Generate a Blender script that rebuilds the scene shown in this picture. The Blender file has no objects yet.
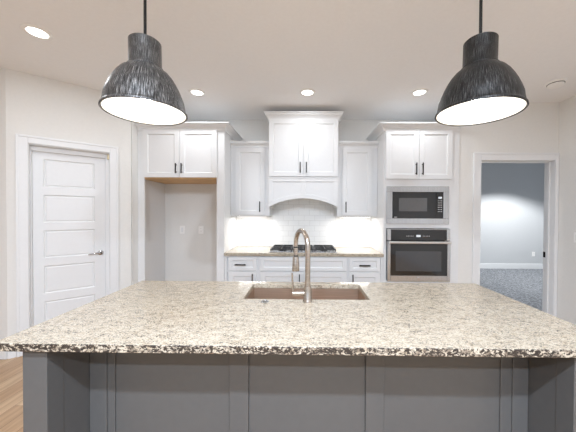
import bpy, bmesh, math, random
from mathutils import Matrix, Vector
random.seed(7)
S = bpy.context.scene
COL = S.collection
PI = math.pi

# ------------------------------------------------------------------ camera, world, lights, exposure
FPX, EYE = 262.0, 1.40
cd = bpy.data.cameras.new('camera')
cam = bpy.data.objects.new('camera', cd)
COL.objects.link(cam)
cd.sensor_fit = 'HORIZONTAL'
cd.sensor_width = 36.0
cd.lens = FPX / 576.0 * 36.0
cd.shift_x = -13.0 / 576.0
cd.clip_start = 0.02
cam.matrix_world = Matrix.Translation((0, 0, EYE)) @ Matrix.Rotation(.012, 4, 'Z') @ Matrix.Rotation(PI / 2 - .0115, 4, 'X') @ Matrix.Rotation(.005, 4, 'Z')
S.camera = cam

S.view_settings.view_transform = 'Standard'
S.view_settings.look = 'None'
S.view_settings.gamma = 1
S.view_settings.use_curve_mapping = False
S.view_settings.exposure = -0.75
S.cycles.max_bounces = 12
S.cycles.diffuse_bounces = 8
S.cycles.sample_clamp_indirect = 6
S.cycles.use_denoising = True

WORLD_STRENGTH = 0.8
REAR_FILL_POWER = 30
CAN_POWER = 9
REAR_CAN_POWER = 105
BULB_POWER = 2.2
UNDER_POWER = 6
BEDROOM_FILL_POWER = 10
BEDROOM_CAN_POWER = 640

w = bpy.data.worlds.new('daylight')
S.world = w
w.use_nodes = True
bg = w.node_tree.nodes['Background']
bg.inputs[0].default_value = (.74, .90, 1.1, 1)
bg.inputs[1].default_value = WORLD_STRENGTH


def area(name, loc, rot, sx, sy, power, color=(1, 1, 1), shape='RECTANGLE', spread=PI):
    l = bpy.data.lights.new(name, 'AREA')
    l.shape = shape
    l.size = sx
    if shape in ('RECTANGLE', 'ELLIPSE'):
        l.size_y = sy
    l.energy = power
    l.color = color
    l.spread = spread
    o = bpy.data.objects.new(name, l)
    o.location = loc
    o.rotation_euler = rot
    COL.objects.link(o)
    return o


# added fill light, set outside the unseen windows of both rooms
area('fill_rear', (-2.55, -4.75, 1.35), (PI / 2, 0, 0), 2.7, 2.1, REAR_FILL_POWER, (.74, .91, 1.12))
area('fill_rear', (1.15, -4.75, 1.35), (PI / 2, 0, 0), 2.7, 2.1, REAR_FILL_POWER, (.74, .91, 1.12))
area('fill_side', (7.3, 4.9, 1.2), (0, PI / 2, 0), 1.5, 1.6, BEDROOM_FILL_POWER, (.9, .95, 1))


# ------------------------------------------------------------------ materials
def lin(c):
    return tuple((v / 12.92 if v <= .04045 else ((v + .055) / 1.055) ** 2.4) for v in (x / 255 for x in c)) + (1,)


def new_mat(name):
    m = bpy.data.materials.new(name)
    m.use_nodes = True
    nt = m.node_tree
    return m, nt, nt.nodes['Principled BSDF']


def N(nt, t, **kw):
    n = nt.nodes.new(t)
    for k, v in kw.items():
        if k in n.inputs:
            n.inputs[k].default_value = v
        else:
            setattr(n, k, v)
    return n


def ramp(nt, stops, interp='LINEAR'):
    r = nt.nodes.new('ShaderNodeValToRGB')
    cr = r.color_ramp
    cr.interpolation = interp
    while len(cr.elements) < len(stops):
        cr.elements.new(.5)
    for e, (p, c) in zip(cr.elements, stops):
        e.position = p
        e.color = c
    return r


def coords(nt, scale=(1, 1, 1), rot=(0, 0, 0)):
    tc = nt.nodes.new('ShaderNodeTexCoord')
    mp = nt.nodes.new('ShaderNodeMapping')
    mp.inputs['Scale'].default_value = scale
    mp.inputs['Rotation'].default_value = rot
    nt.links.new(tc.outputs['Object'], mp.inputs['Vector'])
    return mp.outputs['Vector']


def paint(name, rgb, rough=.5, var=.03, bump=0.0, scale=30, metallic=0.0, spec=.5):
    """plain coat with a faint procedural mottling"""
    m, nt, b = new_mat(name)
    v = coords(nt)
    nz = N(nt, 'ShaderNodeTexNoise', Scale=scale, Detail=3.0)
    nt.links.new(v, nz.inputs['Vector'])
    c = lin(rgb)
    r = ramp(nt, [(.3, tuple(x * (1 - var) for x in c[:3]) + (1,)), (.7, tuple(min(1, x * (1 + var)) for x in c[:3]) + (1,))])
    nt.links.new(nz.outputs['Fac'], r.inputs['Fac'])
    nt.links.new(r.outputs['Color'], b.inputs['Base Color'])
    b.inputs['Roughness'].default_value = rough
    b.inputs['Metallic'].default_value = metallic
    b.inputs['Specular IOR Level'].default_value = spec
    if bump:
        n2 = N(nt, 'ShaderNodeTexNoise', Scale=scale * 8, Detail=2.0)
        nt.links.new(v, n2.inputs['Vector'])
        bp = N(nt, 'ShaderNodeBump', Strength=bump, Distance=.002)
        nt.links.new(n2.outputs['Fac'], bp.inputs['Height'])
        nt.links.new(bp.outputs['Normal'], b.inputs['Normal'])
    return m


def brushed(name, rgb, rough=.28, axis=(4, 4, 300), var=.12):
    m, nt, b = new_mat(name)
    v = coords(nt, axis)
    nz = N(nt, 'ShaderNodeTexNoise', Scale=1.0, Detail=3.0)
    nt.links.new(v, nz.inputs['Vector'])
    c = lin(rgb)
    r = ramp(nt, [(.3, tuple(x * (1 - var) for x in c[:3]) + (1,)), (.7, tuple(min(1, x * (1 + var)) for x in c[:3]) + (1,))])
    nt.links.new(nz.outputs['Fac'], r.inputs['Fac'])
    nt.links.new(r.outputs['Color'], b.inputs['Base Color'])
    b.inputs['Metallic'].default_value = 1
    b.inputs['Roughness'].default_value = rough
    return m


def emit(name, rgb, strength):
    m, nt, b = new_mat(name)
    b.inputs['Base Color'].default_value = rgb + (1,)
    b.inputs['Emission Color'].default_value = rgb + (1,)
    b.inputs['Emission Strength'].default_value = strength
    return m


def granite(name, dark=0.0, k=1.0):
    """cream granite: pale feldspar field, grey grains, brown-black specks (dark shifts the share of dark mineral)"""
    m, nt, b = new_mat(name)
    L = nt.links.new
    v = coords(nt, (k * .85, k * 1.8, k * 1.25), (0, 0, .45))
    wn = N(nt, 'ShaderNodeTexNoise', Scale=16.0, Detail=3.0)
    L(v, wn.inputs['Vector'])
    mixv = N(nt, 'ShaderNodeMix', data_type='VECTOR')
    mixv.inputs['Factor'].default_value = .03
    L(v, mixv.inputs['A'])
    L(wn.outputs['Color'], mixv.inputs['B'])
    vv = mixv.outputs['Result']
    base = N(nt, 'ShaderNodeTexNoise', Scale=40.0, Detail=5.0, Roughness=.65)
    L(vv, base.inputs['Vector'])
    r1 = ramp(nt, [(.30, lin((160, 145, 122))), (.42, lin((184, 172, 153))), (.58, lin((198, 188, 171))), (.72, lin((162, 145, 118)))])
    L(base.outputs['Fac'], r1.inputs['Fac'])
    g = N(nt, 'ShaderNodeTexNoise', Scale=125.0, Detail=4.0, Roughness=.6)
    L(vv, g.inputs['Vector'])
    rg = ramp(nt, [(.57 - dark, (0, 0, 0, 1)), (.63 - dark, (.75, .75, .75, 1))])
    L(g.outputs['Fac'], rg.inputs['Fac'])
    m1 = N(nt, 'ShaderNodeMix', data_type='RGBA')
    L(rg.outputs['Color'], m1.inputs['Factor'])
    L(r1.outputs['Color'], m1.inputs['A'])
    m1.inputs['B'].default_value = lin((100, 86, 73))
    d = N(nt, 'ShaderNodeTexNoise', Scale=185.0, Detail=3.0, Roughness=.7)
    L(vv, d.inputs['Vector'])
    cl = N(nt, 'ShaderNodeTexNoise', Scale=22.0, Detail=2.0)
    L(vv, cl.inputs['Vector'])
    ad = N(nt, 'ShaderNodeMath', operation='MULTIPLY_ADD')
    L(cl.outputs['Fac'], ad.inputs[0])
    ad.inputs[1].default_value = .22
    L(d.outputs['Fac'], ad.inputs[2])
    rd = ramp(nt, [(.675 - dark * 1.1, (0, 0, 0, 1)), (.705 - dark * 1.1, (1, 1, 1, 1))])
    L(ad.outputs[0], rd.inputs['Fac'])
    m2 = N(nt, 'ShaderNodeMix', data_type='RGBA')
    L(rd.outputs['Color'], m2.inputs['Factor'])
    L(m1.outputs['Result'], m2.inputs['A'])
    m2.inputs['B'].default_value = lin((48, 40, 35))
    L(m2.outputs['Result'], b.inputs['Base Color'])
    b.inputs['Roughness'].default_value = .14
    return m


def wood_floor(name):
    m, nt, b = new_mat(name)
    L = nt.links.new
    v = coords(nt, (1, 1, 1), (0, 0, PI / 2))
    br = N(nt, 'ShaderNodeTexBrick', Scale=1.0)
    br.inputs['Brick Width'].default_value = 1.35
    br.inputs['Row Height'].default_value = .13
    br.inputs['Mortar Size'].default_value = .0015
    br.inputs['Color1'].default_value = lin((206, 178, 146))
    br.inputs['Color2'].default_value = lin((174, 142, 110))
    br.inputs['Mortar'].default_value = lin((110, 82, 58))
    br.offset = .37
    L(v, br.inputs['Vector'])
    v2 = coords(nt, (38, 2.2, 1))
    g = N(nt, 'ShaderNodeTexNoise', Scale=1.0, Detail=5.0, Distortion=.6)
    L(v2, g.inputs['Vector'])
    r = ramp(nt, [(.3, (.72, .68, .62, 1)), (.7, (1.06, 1.04, 1.02, 1))])
    L(g.outputs['Fac'], r.inputs['Fac'])
    mx = N(nt, 'ShaderNodeMix', data_type='RGBA', blend_type='MULTIPLY')
    mx.inputs['Factor'].default_value = 1
    L(br.outputs['Color'], mx.inputs['A'])
    L(r.outputs['Color'], mx.inputs['B'])
    L(mx.outputs['Result'], b.inputs['Base Color'])
    b.inputs['Roughness'].default_value = .38
    return m


def subway(name):
    m, nt, b = new_mat(name)
    L = nt.links.new
    tc = nt.nodes.new('ShaderNodeTexCoord')
    sp = N(nt, 'ShaderNodeSeparateXYZ')
    L(tc.outputs['Object'], sp.inputs[0])
    cb = N(nt, 'ShaderNodeCombineXYZ')
    L(sp.outputs['X'], cb.inputs['X'])
    L(sp.outputs['Z'], cb.inputs['Y'])
    br = N(nt, 'ShaderNodeTexBrick', Scale=1.0)
    br.inputs['Brick Width'].default_value = .152
    br.inputs['Row Height'].default_value = .076
    br.inputs['Mortar Size'].default_value = .0022
    br.inputs['Mortar Smooth'].default_value = .3
    br.inputs['Color1'].default_value = lin((240, 240, 238))
    br.inputs['Color2'].default_value = lin((236, 236, 235))
    br.inputs['Mortar'].default_value = lin((214, 213, 210))
    L(cb.outputs[0], br.inputs['Vector'])
    L(br.outputs['Color'], b.inputs['Base Color'])
    b.inputs['Roughness'].default_value = .22
    bp = N(nt, 'ShaderNodeBump', Strength=.25, Distance=.002, invert=True)
    L(br.outputs['Fac'], bp.inputs['Height'])
    L(bp.outputs['Normal'], b.inputs['Normal'])
    return m


def carpet_mat(name):
    m, nt, b = new_mat(name)
    L = nt.links.new
    v = coords(nt)
    n1 = N(nt, 'ShaderNodeTexNoise', Scale=34.0, Detail=5.0, Roughness=.8)
    L(v, n1.inputs['Vector'])
    r = ramp(nt, [(.32, lin((74, 76, 80))), (.5, lin((128, 131, 136))), (.68, lin((186, 188, 192)))])
    L(n1.outputs['Fac'], r.inputs['Fac'])
    L(r.outputs['Color'], b.inputs['Base Color'])
    b.inputs['Roughness'].default_value = 1
    b.inputs['Specular IOR Level'].default_value = .1
    bp = N(nt, 'ShaderNodeBump', Strength=.8, Distance=.01)
    L(n1.outputs['Fac'], bp.inputs['Height'])
    L(bp.outputs['Normal'], b.inputs['Normal'])
    return m


def scratched_metal(name, dark, light):
    """dark zinc worn with fine vertical scratches"""
    m, nt, b = new_mat(name)
    L = nt.links.new
    tc = nt.nodes.new('ShaderNodeTexCoord')
    # angle around the shade's own axis, so scratches run down the shade
    sp = N(nt, 'ShaderNodeSeparateXYZ')
    L(tc.outputs['Object'], sp.inputs[0])
    at = N(nt, 'ShaderNodeMath', operation='ARCTAN2')
    L(sp.outputs['Y'], at.inputs[0])
    L(sp.outputs['X'], at.inputs[1])
    cb = N(nt, 'ShaderNodeCombineXYZ')
    mu = N(nt, 'ShaderNodeMath', operation='MULTIPLY')
    mu.inputs[1].default_value = 34
    L(at.outputs[0], mu.inputs[0])
    mz = N(nt, 'ShaderNodeMath', operation='MULTIPLY')
    mz.inputs[1].default_value = 10
    L(sp.outputs['Z'], mz.inputs[0])
    L(mu.outputs[0], cb.inputs['X'])
    L(mz.outputs[0], cb.inputs['Y'])
    n1 = N(nt, 'ShaderNodeTexNoise', Scale=1.6, Detail=6.0, Roughness=.75)
    L(cb.outputs[0], n1.inputs['Vector'])
    r = ramp(nt, [(.42, lin(dark)), (.53, lin(tuple((a * 2 + c) / 3 for a, c in zip(dark, light)))), (.68, lin(light))])
    L(n1.outputs['Fac'], r.inputs['Fac'])
    L(r.outputs['Color'], b.inputs['Base Color'])
    b.inputs['Metallic'].default_value = .55
    rr = ramp(nt, [(.3, (.32, .32, .32, 1)), (.7, (.55, .55, .55, 1))])
    L(n1.outputs['Fac'], rr.inputs['Fac'])
    L(rr.outputs['Color'], b.inputs['Roughness'])
    return m


def pane_mat(name):
    m = bpy.data.materials.new(name)
    m.use_nodes = True
    nt = m.node_tree
    nt.nodes.clear()
    o = nt.nodes.new('ShaderNodeOutputMaterial')
    t = nt.nodes.new('ShaderNodeBsdfTransparent')
    g = nt.nodes.new('ShaderNodeBsdfGlossy')
    g.inputs['Roughness'].default_value = .02
    mx = nt.nodes.new('ShaderNodeMixShader')
    mx.inputs[0].default_value = .06
    nt.links.new(t.outputs[0], mx.inputs[1])
    nt.links.new(g.outputs[0], mx.inputs[2])
    nt.links.new(mx.outputs[0], o.inputs[0])
    return m


WALL = paint('wall_paint', (228, 227, 224), .75, .012, .06, 40)
CEIL = paint('ceiling_paint', (241, 241, 242), .85, .012, .1, 40)
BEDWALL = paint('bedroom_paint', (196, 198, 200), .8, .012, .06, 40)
TRIM = paint('trim_white', (230, 231, 232), .38, .008)
CAB = paint('cabinet_white', (226, 227, 228), .36, .008)
PLY = paint('plywood', (214, 174, 122), .55, .10, 0, 14)
ISLE = paint('island_grey', (85, 85, 85), .42, .03)
GRAN = granite('granite')
GRANEDGE = granite('granite_darker_edge', .088, .55)
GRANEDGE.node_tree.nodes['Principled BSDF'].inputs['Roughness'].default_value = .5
FLOOR = wood_floor('oak_planks')
CARPET = carpet_mat('carpet_grey')
TILE = subway('subway_tile')
BLACK = paint('black_metal', (30, 28, 27), .38, .1, metallic=.6)
IRON = paint('cast_iron', (38, 37, 37), .5, .15)
STEEL = brushed('stainless', (188, 190, 193), .26, (300, 4, 4))
BAR = paint('satin_bar', (226, 226, 226), .3, .01, metallic=.7)
STEELV = brushed('stainless_sink', (196, 174, 156), .45, (4, 4, 200))
NICKEL = brushed('brushed_nickel', (190, 180, 170), .27, (4, 4, 220))
CHROME = paint('chrome', (200, 200, 202), .1, .01, metallic=1)
BRASS = paint('hinge_brass', (176, 160, 130), .35, .04, metallic=.8)
GLASS = paint('black_glass', (22, 22, 23), .06, .02, spec=.6)
GLASSW = paint('oven_window', (62, 62, 64), .08, .03, spec=.6)
MESHW = paint('microwave_window', (92, 92, 94), .12, .04, spec=.6)
PRINT = paint('printed_white', (205, 205, 205), .5, .02)
DISPLAY = emit('display_glow', (.75, .8, .85), .6)
PLASTIC = paint('white_plastic', (246, 245, 243), .4, .01)
SLOT = paint('outlet_slot', (70, 68, 66), .6, .05)
ZINC_A = scratched_metal('worn_zinc', (40, 40, 40), (205, 205, 205))
ZINC_B = scratched_metal('worn_black_zinc', (20, 20, 20), (120, 120, 120))
SHADEIN = paint('shade_white_enamel', (245, 243, 238), .5, .01)
RUBBER = paint('black_cord', (20, 20, 20), .6, .05)
BULB = emit('bulb_glow', (1, .97, .92), 30)
LENS = emit('downlight_lens', (1, .98, .94), 12)
STRIP = emit('strip_lens', (1, .98, .95), 8)
PANE = pane_mat('window_pane')


# ------------------------------------------------------------------ mesh helpers
class MB:
    def __init__(self):
        self.bm = bmesh.new()

    def box(self, x0, x1, y0, y1, z0, z1):
        v = [self.bm.verts.new(p) for p in ((x0, y0, z0), (x1, y0, z0), (x1, y1, z0), (x0, y1, z0), (x0, y0, z1), (x1, y0, z1), (x1, y1, z1), (x0, y1, z1))]
        fs = [self.bm.faces.new([v[i] for i in q]) for q in ((0, 3, 2, 1), (4, 5, 6, 7), (0, 1, 5, 4), (1, 2, 6, 5), (2, 3, 7, 6), (3, 0, 4, 7))]
        return fs

    def inset(self, f, thickness, depth):
        self.bm.normal_update()
        bmesh.ops.inset_individual(self.bm, faces=[f], thickness=thickness, depth=depth, use_even_offset=True)

    def panel(self, x0, x1, z0, z1, yf, t, frame=.057, depth=.010, slope=.006):
        """board facing -y with one recessed panel"""
        f = self.box(x0, x1, yf, yf + t, z0, z1)[2]
        self.inset(f, frame, 0)
        self.inset(f, slope, -depth)
        return self

    def multi_panel(self, xs, zs, cells, yf, t, slope=.010, depth=.011):
        """board facing -y cut into a grid; the cells given are recessed with a small raised field"""
        bm = self.bm
        g = [[bm.verts.new((x, yf, z)) for z in zs] for x in xs]
        b = [[bm.verts.new((x, yf + t, z)) for z in zs] for x in xs]
        nx, nz = len(xs), len(zs)
        fr = {}
        for i in range(nx - 1):
            for j in range(nz - 1):
                fr[(i, j)] = bm.faces.new((g[i][j], g[i + 1][j], g[i + 1][j + 1], g[i][j + 1]))
                bm.faces.new((b[i][j], b[i][j + 1], b[i + 1][j + 1], b[i + 1][j]))
        for j in range(nz - 1):
            bm.faces.new((g[0][j], g[0][j + 1], b[0][j + 1], b[0][j]))
            bm.faces.new((g[-1][j], b[-1][j], b[-1][j + 1], g[-1][j + 1]))
        for i in range(nx - 1):
            bm.faces.new((g[i][0], b[i][0], b[i + 1][0], g[i + 1][0]))
            bm.faces.new((g[i][-1], g[i + 1][-1], b[i + 1][-1], b[i][-1]))
        for c in cells:
            f = fr[c]
            self.inset(f, slope, -depth)
            self.inset(f, .004, 0)
            self.inset(f, .010, .006)
        return self

    def lathe(self, prof, c=(0, 0, 0), n=48, axis='Z', close=False):
        """prof: list of (r, h); revolved about an axis through c"""
        rings = []
        for r, h in prof:
            ring = []
            for k in range(n):
                a = 2 * PI * k / n
                p = (r * math.cos(a), r * math.sin(a), h)
                if axis == 'Y':
                    p = (p[0], h, -p[1])
                elif axis == 'X':
                    p = (h, p[0], p[1])
                ring.append(self.bm.verts.new(Vector(p) + Vector(c)))
            rings.append(ring)
        m = len(rings)
        for i in range(m if close else m - 1):
            a, b = rings[i], rings[(i + 1) % m]
            for k in range(n):
                self.bm.faces.new((a[k], a[(k + 1) % n], b[(k + 1) % n], b[k]))
        if not close:
            if prof[0][0] > 1e-6:
                self.bm.faces.new(list(reversed(rings[0])))
            if prof[-1][0] > 1e-6:
                self.bm.faces.new(rings[-1])
        return self

    def tube(self, pts, rad, n=20):
        pts = [Vector(p) for p in pts]
        rad = rad if isinstance(rad, (list, tuple)) else [rad] * len(pts)
        rings = []
        t0 = (pts[1] - pts[0]).normalized()
        u = t0.orthogonal().normalized()
        for i, p in enumerate(pts):
            if i == 0:
                t = t0
            elif i == len(pts) - 1:
                t = (pts[-1] - pts[-2]).normalized()
            else:
                t = ((pts[i + 1] - p).normalized() + (p - pts[i - 1]).normalized()).normalized()
            u = (u - t * u.dot(t)).normalized()
            v = t.cross(u)
            rings.append([self.bm.verts.new(p + (u * math.cos(2 * PI * k / n) + v * math.sin(2 * PI * k / n)) * rad[i]) for k in range(n)])
        for a, b in zip(rings, rings[1:]):
            for k in range(n):
                self.bm.faces.new((a[k], a[(k + 1) % n], b[(k + 1) % n], b[k]))
        self.bm.faces.new(list(reversed(rings[0])))
        self.bm.faces.new(rings[-1])
        return self

    def sweep(self, path, norms, prof):
        """moulding: prof (out, z) carried along path [(x, y)], norms = outward offset per path vertex (mitred)"""
        rings = [[self.bm.verts.new((p[0] + o * nn[0], p[1] + o * nn[1], z)) for o, z in prof] for p, nn in zip(path, norms)]
        k = len(prof)
        for a, b in zip(rings, rings[1:]):
            for i in range(k):
                self.bm.faces.new((a[i], b[i], b[(i + 1) % k], a[(i + 1) % k]))
        self.bm.faces.new(rings[0])
        self.bm.faces.new(list(reversed(rings[-1])))
        return self

    def prism(self, poly, y0, y1):
        """poly in (x, z), carried from y0 to y1"""
        a = [self.bm.verts.new((x, y0, z)) for x, z in poly]
        b = [self.bm.verts.new((x, y1, z)) for x, z in poly]
        n = len(poly)
        self.bm.faces.new(a)
        self.bm.faces.new(list(reversed(b)))
        for i in range(n):
            self.bm.faces.new((a[i], b[i], b[(i + 1) % n], a[(i + 1) % n]))
        return self

    def move(self, M):
        self.bm.transform(M)
        return self

    def build(self, name, mat, parent=None, smooth=False, bevel=0.0, seg=2, origin=None):
        bmesh.ops.recalc_face_normals(self.bm, faces=self.bm.faces)
        if origin:
            self.bm.transform(Matrix.Translation(-Vector(origin)))
        me = bpy.data.meshes.new(name)
        self.bm.to_mesh(me)
        self.bm.free()
        me.materials.append(mat)
        if smooth:
            me.shade_smooth()
        o = bpy.data.objects.new(name, me)
        COL.objects.link(o)
        if origin:
            o.location = origin
        if parent is not None:
            o.parent = parent
            o.matrix_parent_inverse = WORLD_OF[parent.name].inverted()
            WORLD_OF[o.name] = Matrix.Translation(origin) if origin else Matrix.Identity(4)
        else:
            WORLD_OF[o.name] = Matrix.Translation(origin) if origin else Matrix.Identity(4)
        if bevel:
            md = o.modifiers.new('edge', 'BEVEL')
            md.width = bevel
            md.segments = seg
            md.limit_method = 'ANGLE'
            md.angle_limit = math.radians(40)
        if smooth:
            md = o.modifiers.new('sharp', 'EDGE_SPLIT')
            md.split_angle = math.radians(40)
        return o


WORLD_OF = {}


def tag(o, label, cat, group=None):
    o['label'] = label
    o['category'] = cat
    if group:
        o['group'] = group
    return o


def thing(name, label, cat, loc, group=None, rz=0.0):
    o = bpy.data.objects.new(name, None)
    COL.objects.link(o)
    o.location = loc
    o.rotation_euler = (0, 0, rz)
    o.empty_display_size = .1
    WORLD_OF[o.name] = Matrix.Translation(loc) @ Matrix.Rotation(rz, 4, 'Z')
    return tag(o, label, cat, group)


def struct(o):
    o['kind'] = 'structure'
    return o


def sthing(name, loc, rz=0.0):
    o = bpy.data.objects.new(name, None)
    COL.objects.link(o)
    o.location = loc
    o.rotation_euler = (0, 0, rz)
    WORLD_OF[o.name] = Matrix.Translation(loc) @ Matrix.Rotation(rz, 4, 'Z')
    return struct(o)


def dup(root, loc, label, group=None):
    r = root.copy()
    COL.objects.link(r)
    r.location = loc
    r['label'] = label
    if group:
        r['group'] = group

    def rec(a, b):
        for ch in a.children:
            c = ch.copy()
            COL.objects.link(c)
            c.parent = b
            c.matrix_parent_inverse = ch.matrix_parent_inverse.copy()
            rec(ch, c)
    rec(root, r)
    return r


def box(name, mat, x0, x1, y0, y1, z0, z1, parent=None, bevel=0.0):
    m = MB()
    m.box(x0, x1, y0, y1, z0, z1)
    return m.build(name, mat, parent, bevel=bevel)


# ------------------------------------------------------------------ room shell
H = 2.745
YB = 3.80          # wall behind the range
YD = 3.20          # wall with the open doorway
XR = 3.06          # side wall
A = Vector((-2.812, 2.442, 0))
TH = math.radians(39)
PT = Matrix.Translation(A) @ Matrix.Rotation(TH, 4, 'Z')     # pantry wall frame: x along the wall, y into the pantry
PL = .992
XN = -2.04         # fridge alcove side wall

struct(box('floor', FLOOR, -5.0, XR, -4.6, 3.9, -.05, 0))
struct(box('floor_bedroom', CARPET, 1.875, 7.2, YD + .06, 6.75, -.04, .008))
struct(box('ceiling', CEIL, -5.1, 7.3, -4.7, 6.85, H, H + .1))
struct(box('wall_back', WALL, XN - .1, 1.872, YB, YB + .12, 0, H))
struct(box('wall_left', WALL, -5.0, -2.812, 2.442, 2.56, 0, H))
struct(box('wall_side', WALL, -5.12, -5.0, -4.6, 2.56, 0, H))
struct(box('wall_right', WALL, XR, XR + .12, -4.6, YD, 0, H))
struct(box('wall_niche', WALL, XN - .1, XN, A.y + PL * math.sin(TH) + .02, YB, 0, H))
m = MB()
DO0, DO1, DOT = .135, .80, 2.075        # pantry door rough opening
m.box(0, DO0, 0, .115, 0, H)
m.box(DO1, PL, 0, .115, 0, H)
m.box(DO0, DO1, 0, .115, DOT, H)
struct(m.move(PT).build('wall_pantry', WALL))
m = MB()
OX0, OX1, OZ = 2.12, 3.02, 2.055        # doorway rough opening
m.box(1.872, OX0, YD, YD + .13, 0, H)
m.box(OX1, XR + .12, YD, YD + .13, 0, H)
m.box(OX0, OX1, YD, YD + .13, OZ, H)
struct(m.build('wall_doorway', WALL))
# rear wall behind the viewer; its two windows are added to admit fill light
m = MB()
m.box(-5.12, -3.9, -4.72, -4.6, 0, H)
m.box(-1.2, -.2, -4.72, -4.6, 0, H)
m.box(2.5, XR + .12, -4.72, -4.6, 0, H)
for a, b in ((-3.9, -1.2), (-.2, 2.5)):
    m.box(a, b, -4.72, -4.6, 0, .3)
    m.box(a, b, -4.72, -4.6, 2.4, H)
struct(m.build('wall_rear', WALL))
for k, (a, b) in enumerate(((-3.9, -1.2), (-.2, 2.5))):
    r = sthing('window_%d' % (k + 1), ((a + b) / 2, -4.66, .3))
    m = MB()
    m.box(a, a + .06, -4.69, -4.63, .3, 2.4)
    m.box(b - .06, b, -4.69, -4.63, .3, 2.4)
    m.box(a, b, -4.69, -4.63, .3, .36)
    m.box(a, b, -4.69, -4.63, 2.34, 2.4)
    for q in (1, 2):
        xx = a + (b - a) * q / 3
        m.box(xx - .03, xx + .03, -4.69, -4.63, .3, 2.4)
    m.build('window_frame', TRIM, r)
    box('window_pane', PANE, a + .06, b - .06, -4.662, -4.658, .36, 2.34, r)
# room beyond the doorway
struct(box('wall_bedroom', BEDWALL, 1.872, 7.2, 6.72, 6.84, 0, H))
struct(box('wall_bedroom_side', BEDWALL, 1.872, 1.95, YD + .13, 6.72, 0, H))
struct(box('wall_bedroom_front', BEDWALL, XR + .12, 7.2, YD + .0, YD + .13, 0, H))
m = MB()
m.box(7.1, 7.2, YD, 4.1, 0, H)
m.box(7.1, 7.2, 5.7, 6.84, 0, H)
m.box(7.1, 7.2, 4.1, 5.7, 0, .45)
m.box(7.1, 7.2, 4.1, 5.7, 1.95, H)
struct(m.build('wall_bedroom_window', BEDWALL))
r = sthing('window_3', (7.15, 4.9, .45))  # unseen, added so fill light can enter the carpeted room
m = MB()
for q in ((4.1, 4.15, .45, 1.95), (5.65, 5.7, .45, 1.95), (4.15, 5.65, .45, .5), (4.15, 5.65, 1.9, 1.95), (4.15, 5.65, 1.18, 1.22)):
    m.box(7.12, 7.17, *q)
m.build('window_frame', TRIM, r)
box('window_pane', PANE, 7.143, 7.147, 4.15, 5.65, .5, 1.9, r)
struct(box('baseboard_bedroom', TRIM, 1.95, 7.1, 6.705, 6.72, .008, .14, bevel=.004))


def baseboard(name, x0, x1, y0, y1, M=None):
    m = MB()
    m.box(x0, x1, y0, y1, 0, .115)
    m.box(x0, x1, y0 + .004 if y1 - y0 < .05 else y0, y1, .115, .135)
    if M:
        m.move(M)
    return struct(m.build(name, TRIM, bevel=.003))


baseboard('baseboard_left', -5.0, -2.812, 2.427, 2.442)
baseboard('baseboard_pantry', .003, .06, -.015, 0, PT)
baseboard('baseboard_pantry_end', .875, PL, -.015, 0, PT)
baseboard('baseboard_doorway', 1.872, 2.035, YD - .015, YD)
m = MB()
m.box(XR - .015, XR, -4.6, YD - .03, 0, .135)
struct(m.build('baseboard_right', TRIM, bevel=.003))

# ---- pantry door: casing, jamb, five-panel leaf, lever
r = sthing('door_1', PT @ Vector((.44, 0, 0)), TH)


def casing(x0, x1, zt, width_l, width_r, y0, y1, top):
    """flat casing with a stepped outer band, around an opening x0..x1 up to zt"""
    m = MB()
    d = y1 - y0
    m.box(x0 - width_l, x0, y0, y1, 0, zt + top)
    m.box(x1, x1 + width_r, y0, y1, 0, zt + top)
    m.box(x0, x1, y0, y1, zt, zt + top)
    e = .012
    m.box(x0 - width_l, x0 - width_l + .02, y0 - e * .5, y0, 0, zt + top)
    if width_r > .06:
        m.box(x1 + width_r - .02, x1 + width_r, y0 - e * .5, y0, 0, zt + top)
    m.box(x0 - width_l + .02, x1 + width_r - .02, y0 - e * .5, y0, zt + top - .02, zt + top)
    return m


casing(.146, .79, 2.067, .083, .08, -.018, 0, .075).move(PT).build('door_casing', TRIM, r, bevel=.003)
m = MB()
m.box(.135, .150, 0, .115, 0, 2.062)
m.box(.786, .80, 0, .115, 0, 2.062)
m.box(.135, .80, 0, .115, 2.06, 2.075)
m.box(.75, .786, .06, .115, 0, 2.06)          # stops
m.box(.150, .160, .06, .115, 0, 2.06)
m.box(.160, .75, .06, .115, 2.012, 2.06)
m.move(PT).build('door_jamb', TRIM, r, bevel=.002)
xs = [.152, .240, .656, .756]
zz = [.012, .183, .471, .551, .839, .919, 1.207, 1.287, 1.575, 1.655, 1.943, 2.016]
leaf = MB().multi_panel([.161, .240, .656, .749], zz, [(1, j) for j in (1, 3, 5, 7, 9)], .092, .02).move(PT).build('door_leaf', TRIM, r)
m = MB()
m.lathe([(.0, .0), (.026, .0), (.027, -.006), (.022, -.010), (.011, -.012), (.010, -.045), (0.0, -.045)], (.706, .092, .937), 28, 'Y')
m.tube([(.706, .052, .937), (.69, .048, .938), (.65, .049, .936), (.615, .052, .931), (.598, .056, .928)], [.009, .0085, .0075, .007, .006], 14)
m.move(PT).build('lever_handle', CHROME, leaf, True)
box_h = MB()
box_h.box(.768, .786, .045, .06, 2.0, 2.055)
box_h.move(PT).build('hinge', BRASS, r, bevel=.002)

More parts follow.
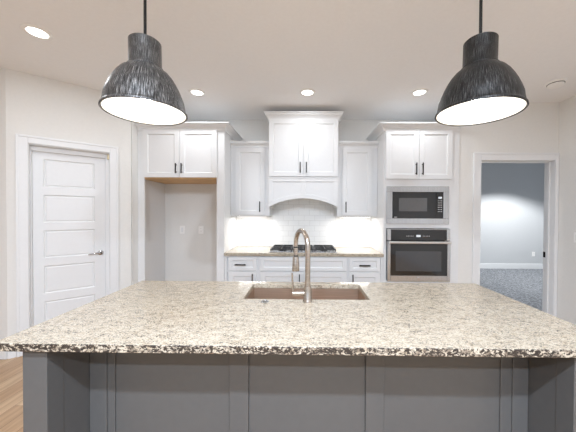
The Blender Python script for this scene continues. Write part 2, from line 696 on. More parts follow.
# ---- open doorway: casing, jamb, strike plate
r = sthing('door_2', ((OX0 + OX1) / 2, YD, 0))
casing(2.128, 3.012, 2.046, .091, .042, YD - .018, YD, .09).build('door_casing', TRIM, r, bevel=.003)
m = MB()
m.box(OX0, 2.13, YD, YD + .13, 0, OZ)
m.box(3.01, OX1, YD, YD + .13, 0, OZ)
m.box(2.13, 3.01, YD, YD + .13, 2.044, OZ)
m.box(2.13, 2.142, YD + .05, YD + .085, 0, 2.044)
m.box(2.998, 3.01, YD + .05, YD + .085, 0, 2.044)
m.box(2.142, 2.998, YD + .05, YD + .085, 2.032, 2.044)
m.build('door_jamb', TRIM, r, bevel=.002)
box('strike_plate', BLACK, 3.0055, 3.010, YD + .09, YD + .125, .86, .93, r, .001)

# ---- tiled splash and range-wall trim
struct(box('wall_backsplash', TILE, -.975, .965, YB - .008, YB - .0005, .914, 1.82))


# ------------------------------------------------------------------ cabinets
def handle_v(x, z0, z1, yf, parent):
    """black bar pull, upright"""
    m = MB()
    m.box(x - .006, x + .006, yf - .034, yf - .024, z0, z1)
    for z in (z0 + .018, z1 - .018):
        m.box(x - .0045, x + .0045, yf - .026, yf + .002, z - .0045, z + .0045)
    return m.build('handle', BLACK, parent, bevel=.0015)


def handle_h(x0, x1, z, yf, parent):
    m = MB()
    m.box(x0, x1, yf - .034, yf - .024, z - .007, z + .007)
    for x in (x0 + .018, x1 - .018):
        m.box(x - .0045, x + .0045, yf - .026, yf + .002, z - .0045, z + .0045)
    return m.build('handle', BLACK, parent, bevel=.0015)


def cab_door(x0, x1, z0, z1, yf, parent, frame=.057, name='door'):
    return MB().panel(x0, x1, z0, z1, yf, .019, frame).build(name, CAB, parent, bevel=.0015)


def crown_prof(z0, z1, out):
    h = z1 - z0
    return [(0, z0 - .012), (.010, z0 - .012), (.012, z0 + .004), (.016, z0 + h * .18), (.026, z0 + h * .38), (.045, z0 + h * .58), (out * .80, z0 + h * .74), (out * .84, z0 + h * .80), (out, z0 + h * .84), (out, z1), (0, z1)]


# over-fridge cabinet with tall end panels
YF = 3.19
X0, X1 = XN + .002, -.975
c = thing('fridge_surround_cabinet', 'white two-door cabinet bridging the empty beige fridge alcove', 'cabinet', ((X0 + X1) / 2, YB - .3, 0))
m = MB()
m.box(X0, -1.958, YF, YF + .02, 0, 2.42)                 # face stiles
m.box(X0, X0 + .012, YF + .02, YB - .002, 0, 1.814)
m.box(-1.07, X1, YF, YF + .02, 0, 2.42)
m.box(-1.958, -1.07, YF, YF + .02, 2.405, 2.42)
m.build('face_frame', CAB, c, bevel=.001)
m = MB()
m.box(X1 - .02, X1, YF + .02, YB - .002, 0, 2.42)
m.build('side_panel', CAB, c)
m = MB()
m.box(X0, X1 - .02, YF + .021, YB - .002, 1.835, 2.42)
m.build('cabinet_box', CAB, c)
box('underside', PLY, X0, X1 - .02, YF + .004, YB - .002, 1.815, 1.834, c)
d = cab_door(-1.965, -1.523, 1.826, 2.408, YF - .02, c)
handle_v(-1.553, 1.872, 1.993, YF - .02, d)
d = cab_door(-1.518, -1.063, 1.826, 2.408, YF - .02, c)
handle_v(-1.484, 1.872, 1.993, YF - .02, d)
MB().sweep([(X0, YF), (X1, YF), (X1, YB - .002)], [(0, -1), (1, -1), (1, 0)], crown_prof(2.405, 2.478, .075)).build('crown', CAB, c)

# tall oven cabinet
X0, X1 = .965, 1.868
oc = thing('oven_cabinet', 'tall white cabinet housing the microwave and the wall oven', 'cabinet', ((X0 + X1) / 2, YB - .3, 0))
m = MB()
m.box(X0, X0 + .02, YF + .02, YB - .002, 0, 2.42)
m.box(X1 - .02, X1, YF + .02, YB - .002, 0, 2.42)
m.box(X0 + .02, X1 - .02, YB - .014, YB - .002, 0, 2.42)
for z in (.06, .555, 1.242, 1.795, 2.40):
    m.box(X0 + .02, X1 - .02, YF + .02, YB - .014, z - .01, z + .01)
m.build('cabinet_box', CAB, oc)
m = MB()
m.box(X0, .998, YF, YF + .02, 0, 2.42)
m.box(1.748, X1, YF, YF + .02, 0, 2.42)
m.box(.998, 1.748, YF, YF + .02, 2.395, 2.42)
m.box(.998, 1.748, YF, YF + .02, 1.722, 1.82)
m.box(.998, 1.748, YF, YF + .02, 1.222, 1.282)
m.box(.998, 1.748, YF, YF + .02, .53, .585)
m.box(.998, 1.748, YF, YF + .02, 0, .1)
m.build('face_frame', CAB, oc, bevel=.001)
d = cab_door(.981, 1.376, 1.816, 2.408, YF - .02, oc)
handle_v(1.338, 1.863, 2.007, YF - .02, d)
d = cab_door(1.381, 1.775, 1.816, 2.408, YF - .02, oc)
handle_v(1.414, 1.863, 2.007, YF - .02, d)
d = cab_door(.981, 1.775, .115, .54, YF - .02, oc, name='drawer')
handle_h(1.31, 1.44, .44, YF - .02, d)
MB().sweep([(X0, YB - .002), (X0, YF), (X1, YF), ], [(-1, 0), (-1, -1), (0, -1)], crown_prof(2.405, 2.478, .075)).build('crown', CAB, oc)

# built-in microwave
yf = YF - .004
mw = thing('microwave', 'stainless built-in microwave with black door, above the wall oven', 'microwave', (1.367, YF + .2, 1.275))
m = MB()
m.box(.995, 1.742, yf - .014, yf, 1.275, 1.342)
m.box(.995, 1.742, yf - .014, yf, 1.66, 1.729)
m.box(.995, 1.064, yf - .014, yf, 1.342, 1.66)
m.box(1.674, 1.742, yf - .014, yf, 1.342, 1.66)
m.build('trim_frame', STEEL, mw, bevel=.002)
box('oven_body', IRON, 1.02, 1.72, yf + .03, yf + .45, 1.30, 1.70, mw)
dr = box('door', GLASS, 1.065, 1.585, yf - .016, yf + .02, 1.343, 1.659, mw, .002)
box('door_window', MESHW, 1.14, 1.478, yf - .0175, yf - .016, 1.427, 1.588, dr)
box('badge', PRINT, 1.085, 1.118, yf - .0175, yf - .016, 1.352, 1.360, dr)
cp = box('control_panel', GLASS, 1.587, 1.673, yf - .016, yf + .02, 1.343, 1.659, mw, .002)
box('clock_display', DISPLAY, 1.612, 1.652, yf - .0175, yf - .016, 1.580, 1.602, cp)
btn = MB()
for i in range(3):
    for j in range(6):
        cxx, czz = 1.612 + i * .019, 1.555 - j * .026
        btn.box(cxx - .0055, cxx + .0055, yf - .0175, yf - .016, czz - .004, czz + .004)
btn.build('keypad', PRINT, cp)

# wall oven
ov = thing('wall_oven', 'stainless single wall oven with bright bar handle, beneath the microwave', 'oven', (1.378, YF + .2, .585))
box('oven_body', IRON, 1.02, 1.72, yf + .03, yf + .5, .60, 1.20, ov)
m = MB()
m.box(1.003, 1.047, yf - .02, yf + .02, 1.075, 1.214)
m.box(1.716, 1.757, yf - .02, yf + .02, 1.075, 1.214)
m.box(1.047, 1.716, yf - .02, yf + .02, 1.205, 1.214)
m.build('control_frame', STEEL, ov, bevel=.002)
cp = box('control_panel', GLASS, 1.048, 1.715, yf - .019, yf + .02, 1.076, 1.204, ov)
box('clock_display', DISPLAY, 1.352, 1.402, yf - .0205, yf - .019, 1.118, 1.142, cp)
for i in range(5):
    box('touch_key', PRINT, 1.235 + i * .018, 1.243 + i * .018, yf - .0205, yf - .019, 1.125, 1.133, cp)
    box('touch_key', PRINT, 1.43 + i * .018, 1.438 + i * .018, yf - .0205, yf - .019, 1.125, 1.133, cp)
m = MB()
m.box(1.003, 1.041, yf - .03, yf + .02, .585, 1.066)
m.box(1.719, 1.757, yf - .03, yf + .02, .585, 1.066)
m.box(1.041, 1.719, yf - .03, yf + .02, .585, .653)
m.box(1.041, 1.719, yf - .03, yf + .02, 1.035, 1.066)
od = m.build('door', STEEL, ov, bevel=.002)
gl = box('door_glass', GLASS, 1.042, 1.718, yf - .029, yf + .02, .654, 1.034, od)
box('door_window', GLASSW, 1.102, 1.648, yf - .0305, yf - .029, .707, .948, od)
m = MB()
m.lathe([(0, 0), (.017, 0), (.017, -.002), (.013, -.003), (.013, -.002), (0, -.002)], (1.378, yf - .03, .618), 28, 'Y')
m.build('badge', CHROME, od, True)
m = MB()
m.tube([(1.012, yf - .07, 1.056), (1.738, yf - .07, 1.056)], .0145, 18)
for x in (1.03, 1.73):
    m.box(x - .012, x + .012, yf - .07, yf - .03, 1.049, 1.065)
m.build('handle', BAR, od, True)

# range hood cabinet
YH = 3.37
X0, X1 = -.458, .432
hc = thing('range_hood_cabinet', 'white two-door hood cabinet with arched valance over the cooktop', 'cabinet', ((X0 + X1) / 2, 3.6, 1.475))
m = MB()
m.box(X0, X0 + .02, YH + .02, YB - .01, 1.475, 2.62)
m.box(X1 - .02, X1, YH + .02, YB - .01, 1.475, 2.62)
m.box(X0 + .02, X1 - .02, YH + .02, YB - .01, 1.63, 2.62)
m.build('cabinet_box', CAB, hc)
box('face_frame', CAB, X0, X1, YH, YH + .02, 1.842, 2.62, hc)
mid = (X0 + X1) / 2
for a, b, hx in ((X0 + .004, mid - .002, mid - .04), (mid + .002, X1 - .004, mid + .038)):
    d = cab_door(a, b, 1.868, 2.595, YH - .02, hc)
    handle_v(hx, 1.912, 2.046, YH - .02, d)
# mantel strip between doors and valance
box('mantel', CAB, X0 - .004, X1 + .004, YH - .012, YH + .02, 1.838, 1.856, hc, .003)
# arched valance: board with two recessed fields following the arch
m = MB()
zt, zs, za = 1.838, 1.475, 1.588
n = 28


def arch(x):
    t = min(1, abs(x - mid) / ((X1 - X0) / 2 - .02))
    return zs + (za - zs) * math.sqrt(max(0, 1 - t ** 2.1)) if t < 1 else zs


NX = 57
xs = [X0 + (X1 - X0) * i / (NX - 1) for i in range(NX)]


def zrow(x):
    low = zs + (za - zs) * max(0.0, 1 - (abs(x - mid) / ((X1 - X0) / 2)) ** 2)
    return low


fields = []
bm = m.bm
top_f = [bm.verts.new((x, YH, zt)) for x in xs]
low_f = [bm.verts.new((x, YH, zrow(x))) for x in xs]
top_b = [bm.verts.new((x, YH + .02, zt)) for x in xs]
low_b = [bm.verts.new((x, YH + .02, zrow(x))) for x in xs]
for i in range(NX - 1):
    bm.faces.new((low_f[i], low_f[i + 1], top_f[i + 1], top_f[i]))
    bm.faces.new((low_b[i], top_b[i], top_b[i + 1], low_b[i + 1]))
    bm.faces.new((low_f[i], low_b[i], low_b[i + 1], low_f[i + 1]))
    bm.faces.new((top_f[i], top_f[i + 1], top_b[i + 1], top_b[i]))
for i in (0, NX - 1):
    bm.faces.new((low_f[i], top_f[i], top_b[i], low_b[i]))
val = m.build('valance', CAB, hc)
# raised frame on the valance: rails, stiles and arched rail, proud of the board
m = MB()


def strip(xa, xb, zlo, zhi, k=24):
    lo, hi = [], []
    for i in range(k + 1):
        x = xa + (xb - xa) * i / k
        lo.append((x, zlo(x)))
        hi.append((x, zhi(x)))
    m.prism(lo + hi[::-1], YH - .009, YH)


strip(X0, X1, lambda x: zt - .035, lambda x: zt, 2)
strip(X0, X1, zrow, lambda x: zrow(x) + .052, 56)
strip(X0, X0 + .055, lambda x: zrow(x) + .052, lambda x: zt - .035, 4)
strip(X1 - .055, X1, lambda x: zrow(x) + .052, lambda x: zt - .035, 4)
strip(mid - .028, mid + .028, lambda x: zrow(x) + .052, lambda x: zt - .035, 4)
m.build('valance_frame', CAB, val, bevel=.002)
MB().sweep([(X0, YB - .01), (X0, YH), (X1, YH), (X1, YB - .01)], [(-1, 0), (-1, -1), (1, -1), (1, 0)], crown_prof(2.602, 2.679, .062)).build('crown', CAB, hc)
box('crown_top', CAB, X0, X1, YH, YB - .01, 2.66, 2.678, hc)

# side uppers
YU = 3.47


def upper(x0, x1, dx0, dx1, hx, label, fill):
    c = thing('upper_cabinet', label, 'cabinet', ((x0 + x1) / 2, 3.65, 1.357), 'single-door wall cabinets')
    box('cabinet_box', CAB, x0, x1, YU + .02, YB - .01, 1.357, 2.285, c)
    m = MB()
    m.box(x0, dx0 + .02, YU, YU + .02, 1.357, 2.285)
    m.box(dx1 - .02, x1, YU, YU + .02, 1.357, 2.285)
    m.box(dx0 + .02, dx1 - .02, YU, YU + .02, 1.357, 1.39)
    m.box(dx0 + .02, dx1 - .02, YU, YU + .02, 2.23, 2.285)
    m.build('face_frame', CAB, c, bevel=.001)
    d = cab_door(dx0, dx1, 1.372, 2.252, YU - .02, c, .057)
    handle_v(hx, 1.410, 1.549, YU - .02, d)
    MB().sweep([(x0, YU), (x1, YU)], [(0, -1), (0, -1)], crown_prof(2.272, 2.338, .05)).build('crown', CAB, c)
    lb = box('light_bar', TRIM, x0 + .05, x1 - .05, YU + .10, YU + .14, 1.343, 1.357, c)
    box('light_lens', STRIP, x0 + .06, x1 - .06, YU + .108, YU + .132, 1.341, 1.343, lb)
    area('strip_light', ((x0 + x1) / 2, YU + .12, 1.337), (0, 0, 0), x1 - x0 - .14, .02, UNDER_POWER, (1, .98, .95))


upper(-.973, -.460, -.908, -.522, -.583, 'narrow white wall cabinet between the fridge alcove and the range hood', 0)
upper(.434, .963, .497, .885, .545, 'narrow white wall cabinet between the range hood and the oven tower', 0)


# base cabinets along the range wall
def base(x0, x1, label, kind):
    c = thing('base_cabinet', label, 'cabinet', ((x0 + x1) / 2, 3.5, 0))
    box('cabinet_box', CAB, x0, x1, YF + .02, YB - .01, .1, .874, c)
    box('toe_kick', CAB, x0, x1, YF + .08, YF + .1, 0, .1, c)
    return c


def base_frame(c, x0, x1, bars):
    m = MB()
    m.box(x0, x0 + .03, YF, YF + .02, .1, .874)
    m.box(x1 - .03, x1, YF, YF + .02, .1, .874)
    m.box(x0 + .03, x1 - .03, YF, YF + .02, .855, .874)
    m.box(x0 + .03, x1 - .03, YF, YF + .02, .67, .70)
    m.box(x0 + .03, x1 - .03, YF, YF + .02, .1, .13)
    m.build('face_frame', CAB, c, bevel=.001)


c = base(-.972, -.552, 'white base cabinet with one drawer, beside the fridge alcove', 0)
base_frame(c, -.972, -.552, 0)
d = cab_door(-.918, -.575, .695, .858, YF - .02, c, .04, 'drawer')
handle_h(-.835, -.702, .772, YF - .02, d)
d = cab_door(-.918, -.575, .115, .683, YF - .02, c)
handle_v(-.622, .535, .662, YF - .02, d)
c = base(-.551, .531, 'wide white base cabinet beneath the gas cooktop', 0)
base_frame(c, -.551, .531, 0)
cab_door(-.530, .510, .695, .858, YF - .02, c, .04, 'drawer')
d = cab_door(-.530, -.0115, .115, .683, YF - .02, c)
handle_v(-.053, .535, .662, YF - .02, d)
d = cab_door(-.0075, .510, .115, .683, YF - .02, c)
handle_v(.034, .535, .662, YF - .02, d)
c = base(.532, .962, 'white base cabinet with one drawer, beside the oven tower', 0)
base_frame(c, .532, .962, 0)
d = cab_door(.550, .922, .695, .858, YF - .02, c, .04, 'drawer')
handle_h(.665, .798, .772, YF - .02, d)
d = cab_door(.550, .922, .115, .683, YF - .02, c)
handle_v(.590, .535, .662, YF - .02, d)

m = MB()
m.box(-.973, .963, YF - .03, YB - .009, .875, .912)
wt = m.build('countertop', GRAN, bevel=.003)
tag(wt, 'speckled grey granite worktop along the tiled wall, under the cooktop', 'countertop')

# gas cooktop
ck = thing('gas_cooktop', 'stainless gas cooktop with black cast-iron grates on the far worktop', 'cooktop', (-.01, 3.47, .912))
m = MB()
m.box(-.43, .41, 3.225, 3.72, .912, .921)
m.build('tray', STEEL, ck, bevel=.003)
for gx0, gx1 in ((-.42, -.152), (-.140, .120), (.132, .400)):
    m = MB()
    zt, b = .952, .006
    for y in (3.265, 3.69):
        m.box(gx0, gx1, y - b, y + b, zt - .013, zt)
    for x in (gx0 + b, gx1 - b):
        m.box(x - b, x + b, 3.265, 3.69, zt - .013, zt)
    gm = (gx0 + gx1) / 2
    m.box(gm - b, gm + b, 3.265, 3.69, zt - .012, zt)
    for y in (3.365, 3.475, 3.59):
        m.box(gx0, gx1, y - b, y + b, zt - .012, zt)
    for x in (gx0 + b, gx1 - b):
        for y in (3.27, 3.475, 3.685):
            m.box(x - b, x + b, y - b, y + b, .921, zt - .013)
    m.build('grate', IRON, ck, bevel=.002)
for x, y, rr in ((-.278, 3.37, .045), (-.278, 3.59, .038), (-.01, 3.5, .055), (.258, 3.37, .038), (.258, 3.59, .045)):
    MB().lathe([(0, .921), (rr * 1.25, .921), (rr * 1.25, .926), (rr, .927), (rr, .934), (rr * .9, .937), (0, .937)], (x, y, 0), 28).build('burner', IRON, ck, True)
for k in range(5):
    MB().lathe([(0, .921), (.016, .921), (.015, .936), (0, .938)], (-.09 + .04 * k, 3.25, 0), 20).build('knob', STEEL, ck, True)


# ------------------------------------------------------------------ outlets, switch, detector
def outlet_v(name, label, x, z, y, group=None, duplex=True, w=.072, h=.115):
    t = thing(name, label, 'outlet' if 'outlet' in name else 'switch', (x, y, z), group)
    m = MB()
    m.box(x - w / 2, x + w / 2, y - .006, y - .0005, z - h / 2, z + h / 2)
    p = m.build('cover_plate', PLASTIC, t, bevel=.002)
    for s in (1, -1):
        m = MB()
        m.lathe([(0, 0), (.0165, 0), (.0165, -.003), (0, -.003)], (x, y - .006, z + s * .02), 22, 'Y')
        q = m.build('receptacle', PLASTIC, p)
        m = MB()
        for dx in (-.006, .006):
            m.box(x + dx - .0012, x + dx + .0012, y - .0094, y - .009, z + s * .02 - .003, z + s * .02 + .006)
        m.build('slot', SLOT, q)
    return t


def rocker(name, label, cat, x, z, y, M=None, loc=None):
    t = thing(name, label, cat, loc or (x, y, z))
    m = MB()
    m.box(x - .036, x + .036, y - .006, y - .0005, z - .0575, z + .0575)
    if M:
        m.move(M)
    p = m.build('cover_plate', PLASTIC, t, bevel=.002)
    m = MB()
    m.box(x - .017, x + .017, y - .010, y - .006, z - .033, z + .033)
    if M:
        m.move(M)
    m.build('rocker', TRIM, p, bevel=.002)
    return t


# the two in the alcove
outlet_v('wall_outlet', 'white duplex outlet in the fridge alcove, next to the tall end panel', -1.502, 1.147, YB)
rocker('wall_plate', 'white wall plate in the fridge alcove, near the grey alcove side', 'wall plate', -1.775, 1.147, YB)
# horizontal outlets in the tile
for x, lab in ((-.78, 'small sideways white outlet in the tile near the fridge alcove'), (.85, 'small sideways white outlet in the tile near the oven tower')):
    yy = YB - .008
    t = thing('tile_outlet', lab, 'outlet', (x, yy, 1.083), 'outlets in the tile')
    m = MB()
    m.box(x - .0575, x + .0575, yy - .006, yy - .0005, 1.083 - .036, 1.083 + .036)
    p = m.build('cover_plate', PLASTIC, t, bevel=.002)
    for s in (-1, 1):
        m = MB()
        m.box(x + s * .022 - .015, x + s * .022 + .015, yy - .008, yy - .006, 1.083 - .014, 1.083 + .014)
        q = m.build('receptacle', PLASTIC, p)
        m = MB()
        for dz in (-.006, .006):
            m.box(x + s * .022 - .006, x + s * .022 + .005, yy - .0086, yy - .008, 1.083 + dz - .0016, 1.083 + dz + .0016)
        m.build('slot', SLOT, q)
# switch on the side wall
RM = Matrix.Translation((XR, 2.965, 0)) @ Matrix.Rotation(-PI / 2, 4, 'Z')
rocker('light_switch', 'white rocker light switch on the grey side wall by the doorway', 'light switch', 0, 1.14, 0, RM, (XR, 2.965, 1.14))
# outlet in the carpeted room
outlet_v('bedroom_outlet', 'white outlet low on the wall of the carpeted room', 5.83, .385, 6.72)

# smoke detector
sd = thing('smoke_detector', 'round white smoke detector on the ceiling above the doorway', 'smoke detector', (2.56, 2.72, H))
MB().lathe([(0, H), (.085, H), (.085, H - .012), (.078, H - .016), (0, H - .016)], (2.56, 2.72, 0), 40).build('mounting_base', PLASTIC, sd, True)
MB().lathe([(0, H - .015), (.070, H - .015), (.070, H - .021), (0, H - .021)], (2.56, 2.72, 0), 40).build('gap_shade_ring', SLOT, sd, True)  # dark ring put in for the shade of the gap below the base
MB().lathe([(0, H - .021), (.066, H - .021), (.066, H - .026), (.064, H - .036), (.052, H - .044), (0, H - .046)], (2.56, 2.72, 0), 40).build('sensor_cap', PLASTIC, sd, True)

# ------------------------------------------------------------------ recessed ceiling lights
CANS = [(-2.0, 1.95, 'recessed ceiling light alone, above the pantry door side of the room'),
        (-1.203, 2.93, 'recessed ceiling light in front of the fridge alcove cabinet'),
        (.03, 2.93, 'recessed ceiling light in front of the range hood cabinet'),
        (1.269, 2.93, 'recessed ceiling light in front of the oven tower')]
x, y, lab = CANS[0]
can0 = thing('recessed_light', lab, 'ceiling light', (x, y, H), 'recessed ceiling lights')
MB().lathe([(.060, H - .0005), (.088, H - .0005), (.088, H - .004), (.082, H - .009), (.064, H - .011), (.060, H - .008)], (x, y, 0), 44, close=True).build('trim_ring', PLASTIC, can0, True)
MB().lathe([(0, H - .001), (.0595, H - .001), (.0595, H - .006), (0, H - .006)], (x, y, 0), 44).build('lens', LENS, can0)
for x, y, lab in CANS[1:]:
    dup(can0, (x, y, H), lab, 'recessed ceiling lights')
for x, y, lab in CANS:
    area('downlight', (x, y, H - .013), (0, 0, 0), .11, .11, CAN_POWER, (.94, .985, 1.03), 'DISK')
# one more in the carpeted room, washing its far wall
dup(can0, (4.9, 5.35, H), 'recessed ceiling light in the carpeted room beyond the doorway', 'recessed ceiling lights')
l = bpy.data.lights.new('downlight_beam', 'SPOT')
l.energy = BEDROOM_CAN_POWER
l.spot_size = math.radians(124)
l.spot_blend = .35
l.shadow_soft_size = .05
l.color = (.97, .99, 1)
o = bpy.data.objects.new('downlight_beam', l)
o.location = (4.9, 5.35, H - .03)
COL.objects.link(o)
# the living side's own downlights (behind the viewer)
k = 0
for y in (-.46, -1.44):
    for x in (-.55, .6):
        dup(can0, (x, y, H), 'recessed ceiling light over the living side of the room', 'living side ceiling lights')
        area('downlight', (x, y, H - .013), (0, 0, 0), .11, .11, REAR_CAN_POWER, (.85, .965, 1.12), 'DISK')

# ------------------------------------------------------------------ island
IX0, IX1, IYF, IYB = -1.152, 1.20, .946, 1.848
PY = 1.172                     # panelled face under the overhang
PX0, PX1 = -1.066, 1.095       # outer faces of the end panels
isl = thing('kitchen_island', 'charcoal grey panelled island base under the pale granite slab', 'kitchen island', (.02, 1.4, 0))
ZT = .882
m = MB()
m.box(PX0 + .02, PX1 - .02, PY + .012, PY + .03, 0, ZT)
m.build('back_panel', ISLE, isl)
for a, b in ((PX0 + .093, -.895), (-.334, -.248), (.281, .363), (.935, PX1 - .091)):
    box('batten', ISLE, a, b, PY, PY + .012, 0, ZT, isl, .002)
for a, b in ((-.895, -.860), (.885, .935)):
    box('corner_trim', ISLE, a, b, PY + .004, PY + .012, 0, ZT, isl, .003)
for s, xo in ((1, PX0), (-1, PX1)):
    xi = xo + s * .093 if s > 0 else xo - .091
    a, b = min(xo, xi), max(xo, xi)
    box('corner_post', ISLE, a, b, .975, 1.045, 0, ZT, isl, .002)
    box('end_panel', ISLE, a + .002, b - .002, 1.046, PY + .012, 0, ZT, isl, .001)
for a, b in ((PX0, PX0 + .02), (PX1 - .02, PX1)):
    box('side_panel', ISLE, a, b, PY + .013, 1.826, 0, ZT, isl)
m = MB()
m.box(PX0 + .02, PX1 - .02, 1.812, 1.826, .1, ZT)
m.box(PX0 + .02, PX1 - .02, PY + .03, 1.812, .1, .12)
m.build('cabinet_box', ISLE, isl)
for k in range(4):
    a = PX0 + .03 + k * .52
    MB().panel(a, a + .51, .12, .86, 0, .017, .057).move(Matrix.Translation((0, 1.8435, 0)) @ Matrix.Translation((2 * a + .51, 0, 0)) @ Matrix.Rotation(PI, 4, 'Z')).build('door', ISLE, isl)

# slab with a sink cut-out
SX0, SX1, SY0, SY1 = -.343, .374, 1.474, 1.785
m = MB()
gx, gy = [IX0, SX0, SX1, IX1], [IYF, SY0, SY1, IYB]
Z0, Z1 = .883, .914
vt = [[m.bm.verts.new((x, y, Z1)) for y in gy] for x in gx]
vb = [[m.bm.verts.new((x, y, Z0)) for y in gy] for x in gx]
for i in range(3):
    for j in range(3):
        if (i, j) == (1, 1):
            continue
        m.bm.faces.new((vt[i][j], vt[i + 1][j], vt[i + 1][j + 1], vt[i][j + 1]))
        m.bm.faces.new((vb[i][j], vb[i][j + 1], vb[i + 1][j + 1], vb[i + 1][j]))
for i in range(3):
    m.bm.faces.new((vt[i][0], vb[i][0], vb[i + 1][0], vt[i + 1][0]))
    m.bm.faces.new((vt[i][3], vt[i + 1][3], vb[i + 1][3], vb[i][3]))
    m.bm.faces.new((vt[0][i], vt[0][i + 1], vb[0][i + 1], vb[0][i]))
    m.bm.faces.new((vt[3][i], vb[3][i], vb[3][i + 1], vt[3][i + 1]))
a, b, c2, d2 = (1, 1), (2, 1), (2, 2), (1, 2)
for p, q in ((a, b), (b, c2), (c2, d2), (d2, a)):
    m.bm.faces.new((vt[p[0]][p[1]], vt[q[0]][q[1]], vb[q[0]][q[1]], vb[p[0]][p[1]]))
slab = m.build('island_countertop', GRAN, bevel=.004, seg=3)
slab.data.materials.append(GRANEDGE)          # outer edge faces take a darker, coarser granite
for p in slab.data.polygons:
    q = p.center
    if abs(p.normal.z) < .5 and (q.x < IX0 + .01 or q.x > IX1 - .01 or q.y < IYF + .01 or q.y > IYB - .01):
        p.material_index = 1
tag(slab, 'big cream speckled granite slab with sink cut-out on the charcoal island', 'countertop')

# undermount sink
sk = thing('kitchen_sink', 'rectangular stainless undermount sink set in the island granite', 'sink', ((SX0 + SX1) / 2, (SY0 + SY1) / 2, .68))
m = MB()
bm = m.bm


def ring(o, z):
    return [bm.verts.new(p) for p in ((SX0 - o, SY0 - o, z), (SX1 + o, SY0 - o, z), (SX1 + o, SY1 + o, z), (SX0 - o, SY1 + o, z))]


rs = [ring(.02, 0.8815), ring(.001, 0.8815), ring(-.004, .70), ring(-.012, .688), ring(-.10, .684)]
for p, q in zip(rs, rs[1:]):
    for k in range(4):
        bm.faces.new((p[k], p[(k + 1) % 4], q[(k + 1) % 4], q[k]))
bm.faces.new(rs[-1])
o = m.build('basin', STEELV, sk)
md = o.modifiers.new('sheet', 'SOLIDIFY')
md.thickness = .0015
md.offset = 1
MB().lathe([(0, .6842), (.045, .6842), (.045, .687), (.036, .6875), (.034, .685), (0, .685)], (.017, 1.64, 0), 32).build('drain', STEEL, sk, True)

# faucet
FX, FY = .021, 1.432
fc = thing('kitchen_faucet', 'brushed nickel gooseneck faucet standing at the island sink', 'faucet', (FX, FY, .914))
MB().lathe([(0, .914), (.026, .914), (.026, .918), (.0215, .924), (.0205, .99), (.0195, 1.0), (0, 1.0)], (FX, FY, 0), 32).build('base', NICKEL, fc, True)
end = Vector((-.050, 1.60, 0))
pts, rads = [], []
top, r_ = 1.30, None
st = Vector((FX, FY, 0))
for z in (.995, 1.05, 1.10, 1.15, 1.19, 1.21):
    pts.append((FX, FY, z))
    rads.append(.0165 if z < 1.0 else .0145)
for k in range(1, 21):
    a = PI * k / 20
    p = st.lerp(end, (1 - math.cos(a)) / 2)
    pts.append((p.x, p.y, 1.21 + .088 * math.sin(a)))
    rads.append(.0145 - .001 * k / 20)
pts.append((end.x, end.y, 1.195))
rads.append(.0135)
MB().tube(pts, rads, 22).build('spout', NICKEL, fc, True)
sh = MB().lathe([(0, 1.045), (.0215, 1.045), (.023, 1.052), (.0215, 1.09), (.0185, 1.128), (.017, 1.135), (0, 1.135)], (end.x, end.y, 0), 26).build('spray_head', NICKEL, fc, True)
MB().lathe([(0, 1.135), (.0135, 1.135), (.0135, 1.142), (0, 1.142)], (end.x, end.y, 0), 22).build('black_ring', BLACK, sh, True)
MB().lathe([(0, 1.142), (.0125, 1.142), (.0125, 1.188), (0, 1.188)], (end.x, end.y, 0), 22).build('hose_collar', NICKEL, sh, True)
MB().lathe([(0, 1.188), (.0115, 1.188), (.0115, 1.196), (0, 1.196)], (end.x, end.y, 0), 22).build('black_ring', BLACK, sh, True)
m = MB()
m.tube([(FX, FY, .960), (FX - .06, FY, .960), (FX - .084, FY, .960)], [.0125, .0125, .0125], 20)
lv = m.build('handle_hub', NICKEL, fc, True)
MB().tube([(FX - .0785, FY, .960), (FX - .081, FY, .99), (FX - .0845, FY - .004, 1.06), (FX - .085, FY - .004, 1.072)], [.0065, .006, .005, .0045], 14).build('lever', NICKEL, lv, True)

# air switch
ab = thing('air_switch_button', 'small chrome push button on the granite in front of the sink', 'button', (-.211, 1.42, .914))
MB().lathe([(0, .914), (.022, .914), (.022, .917), (.018, .9195), (.013, .9195), (0, .9195)], (-.211, 1.42, 0), 28).build('collar', CHROME, ab, True)
MB().lathe([(0, .9195), (.011, .9195), (.011, .924), (.008, .926), (0, .926)], (-.211, 1.42, 0), 24).build('plunger', CHROME, ab, True)


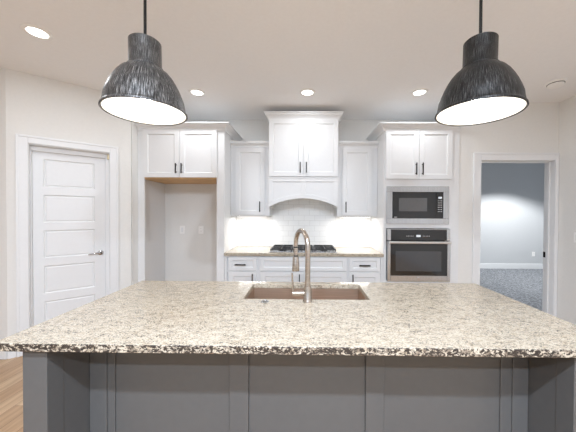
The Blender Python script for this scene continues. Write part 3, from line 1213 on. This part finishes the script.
# ------------------------------------------------------------------ pendants
def pendant(x, y, label, zinc, lean):
    zr, zn, zc = 1.925, 2.158, 2.302
    R, RC = .200, .077
    t = thing('pendant_light', label, 'pendant light', (x, y, zr), 'dome pendants over the island')
    prof = [(.0, .089), (.03, .096), (.10, .116), (.20, .1345), (.32, .151), (.45, .1655), (.58, .1775), (.70, .1865), (.80, .1895), (.90, .194)]
    out = [(r, zn - (zn - zr) * u) for u, r in prof] + [(.197, zr + .014), (.2015, zr + .010), (.2025, zr + .002), (.200, zr)]
    inn = [(.199, zr + .001), (.197, zr + .012)] + [(r - .003, zn - (zn - zr) * u) for u, r in prof[::-1]]
    bm_ = MB()
    bm_.lathe(out + [(.198, zr - .0005), (.196, zr + .006)] + [(r - .0025, z) for r, z in [(q[0], q[1]) for q in out[:-4]][::-1]], (x, y, 0), 72, close=True)
    sh = bm_.build('shade', zinc, t, True, origin=(x, y, zr))
    # white enamel lining
    lm = MB()
    li = [(r - .0035, z) for r, z in out[:-4]]
    lo = [(r - .0055, z - .001) for r, z in out[:-4]]
    lm.lathe(li + [(.1938, zr + .004), (.1918, zr + .004)] + lo[::-1], (x, y, 0), 72, close=True)
    lm.build('lining', SHADEIN, sh, True)
    cp = MB().lathe([(.0, zn - .002), (.086, zn - .002), (.088, zn + .004), (.080, zn + .008), (RC, zn + .012), (RC, zc - .004), (RC - .004, zc), (0, zc)], (x, y, 0), 56).build('neck', zinc, t, True, origin=(x, y, zr))
    MB().lathe([(0, zc), (.014, zc), (.012, zc + .02), (.008, zc + .03), (0, zc + .03)], (x, y, 0), 24).build('cord_grip', BLACK, cp, True)
    MB().tube([(x, y, zc + .02), (x, y, H - .02)], .0075, 12).build('cord', RUBBER, t, True)
    MB().lathe([(0, H - .025), (.055, H - .025), (.062, H - .018), (.062, H), (0, H)], (x, y, 0), 36).build('ceiling_canopy', BLACK, t, True)
    so = MB().lathe([(0, zn - .003), (.022, zn - .003), (.022, zn - .06), (0, zn - .06)], (x, y, 0), 24).build('socket', PLASTIC, t, True)
    MB().lathe([(0, zn - .06), (.014, zn - .062), (.02, zn - .085), (.034, zn - .12), (.036, zn - .14), (.028, zn - .162), (.012, zn - .173), (0, zn - .175)], (x, y, 0), 28).build('bulb', BULB, so, True)
    l = bpy.data.lights.new('bulb_light', 'POINT')
    l.energy = BULB_POWER
    l.color = (1, .97, .92)
    l.shadow_soft_size = .04
    o = bpy.data.objects.new('bulb_light', l)
    o.location = (x, y, zn - .20)
    COL.objects.link(o)
    # the shade hangs a touch out of plumb from its cord grip
    piv = Matrix.Translation((x, y, zc)) @ Matrix.Rotation(lean, 4, 'Y') @ Matrix.Translation((-x, -y, -zc))
    for q in (sh, cp, so):
        q.matrix_parent_inverse = q.matrix_parent_inverse @ piv


pendant(-.848, 1.39, 'worn silver-grey metal dome pendant over the island on the pantry door side', ZINC_A, -.015)
pendant(.916, 1.39, 'dark blackened metal dome pendant over the island on the doorway side', ZINC_B, .022)
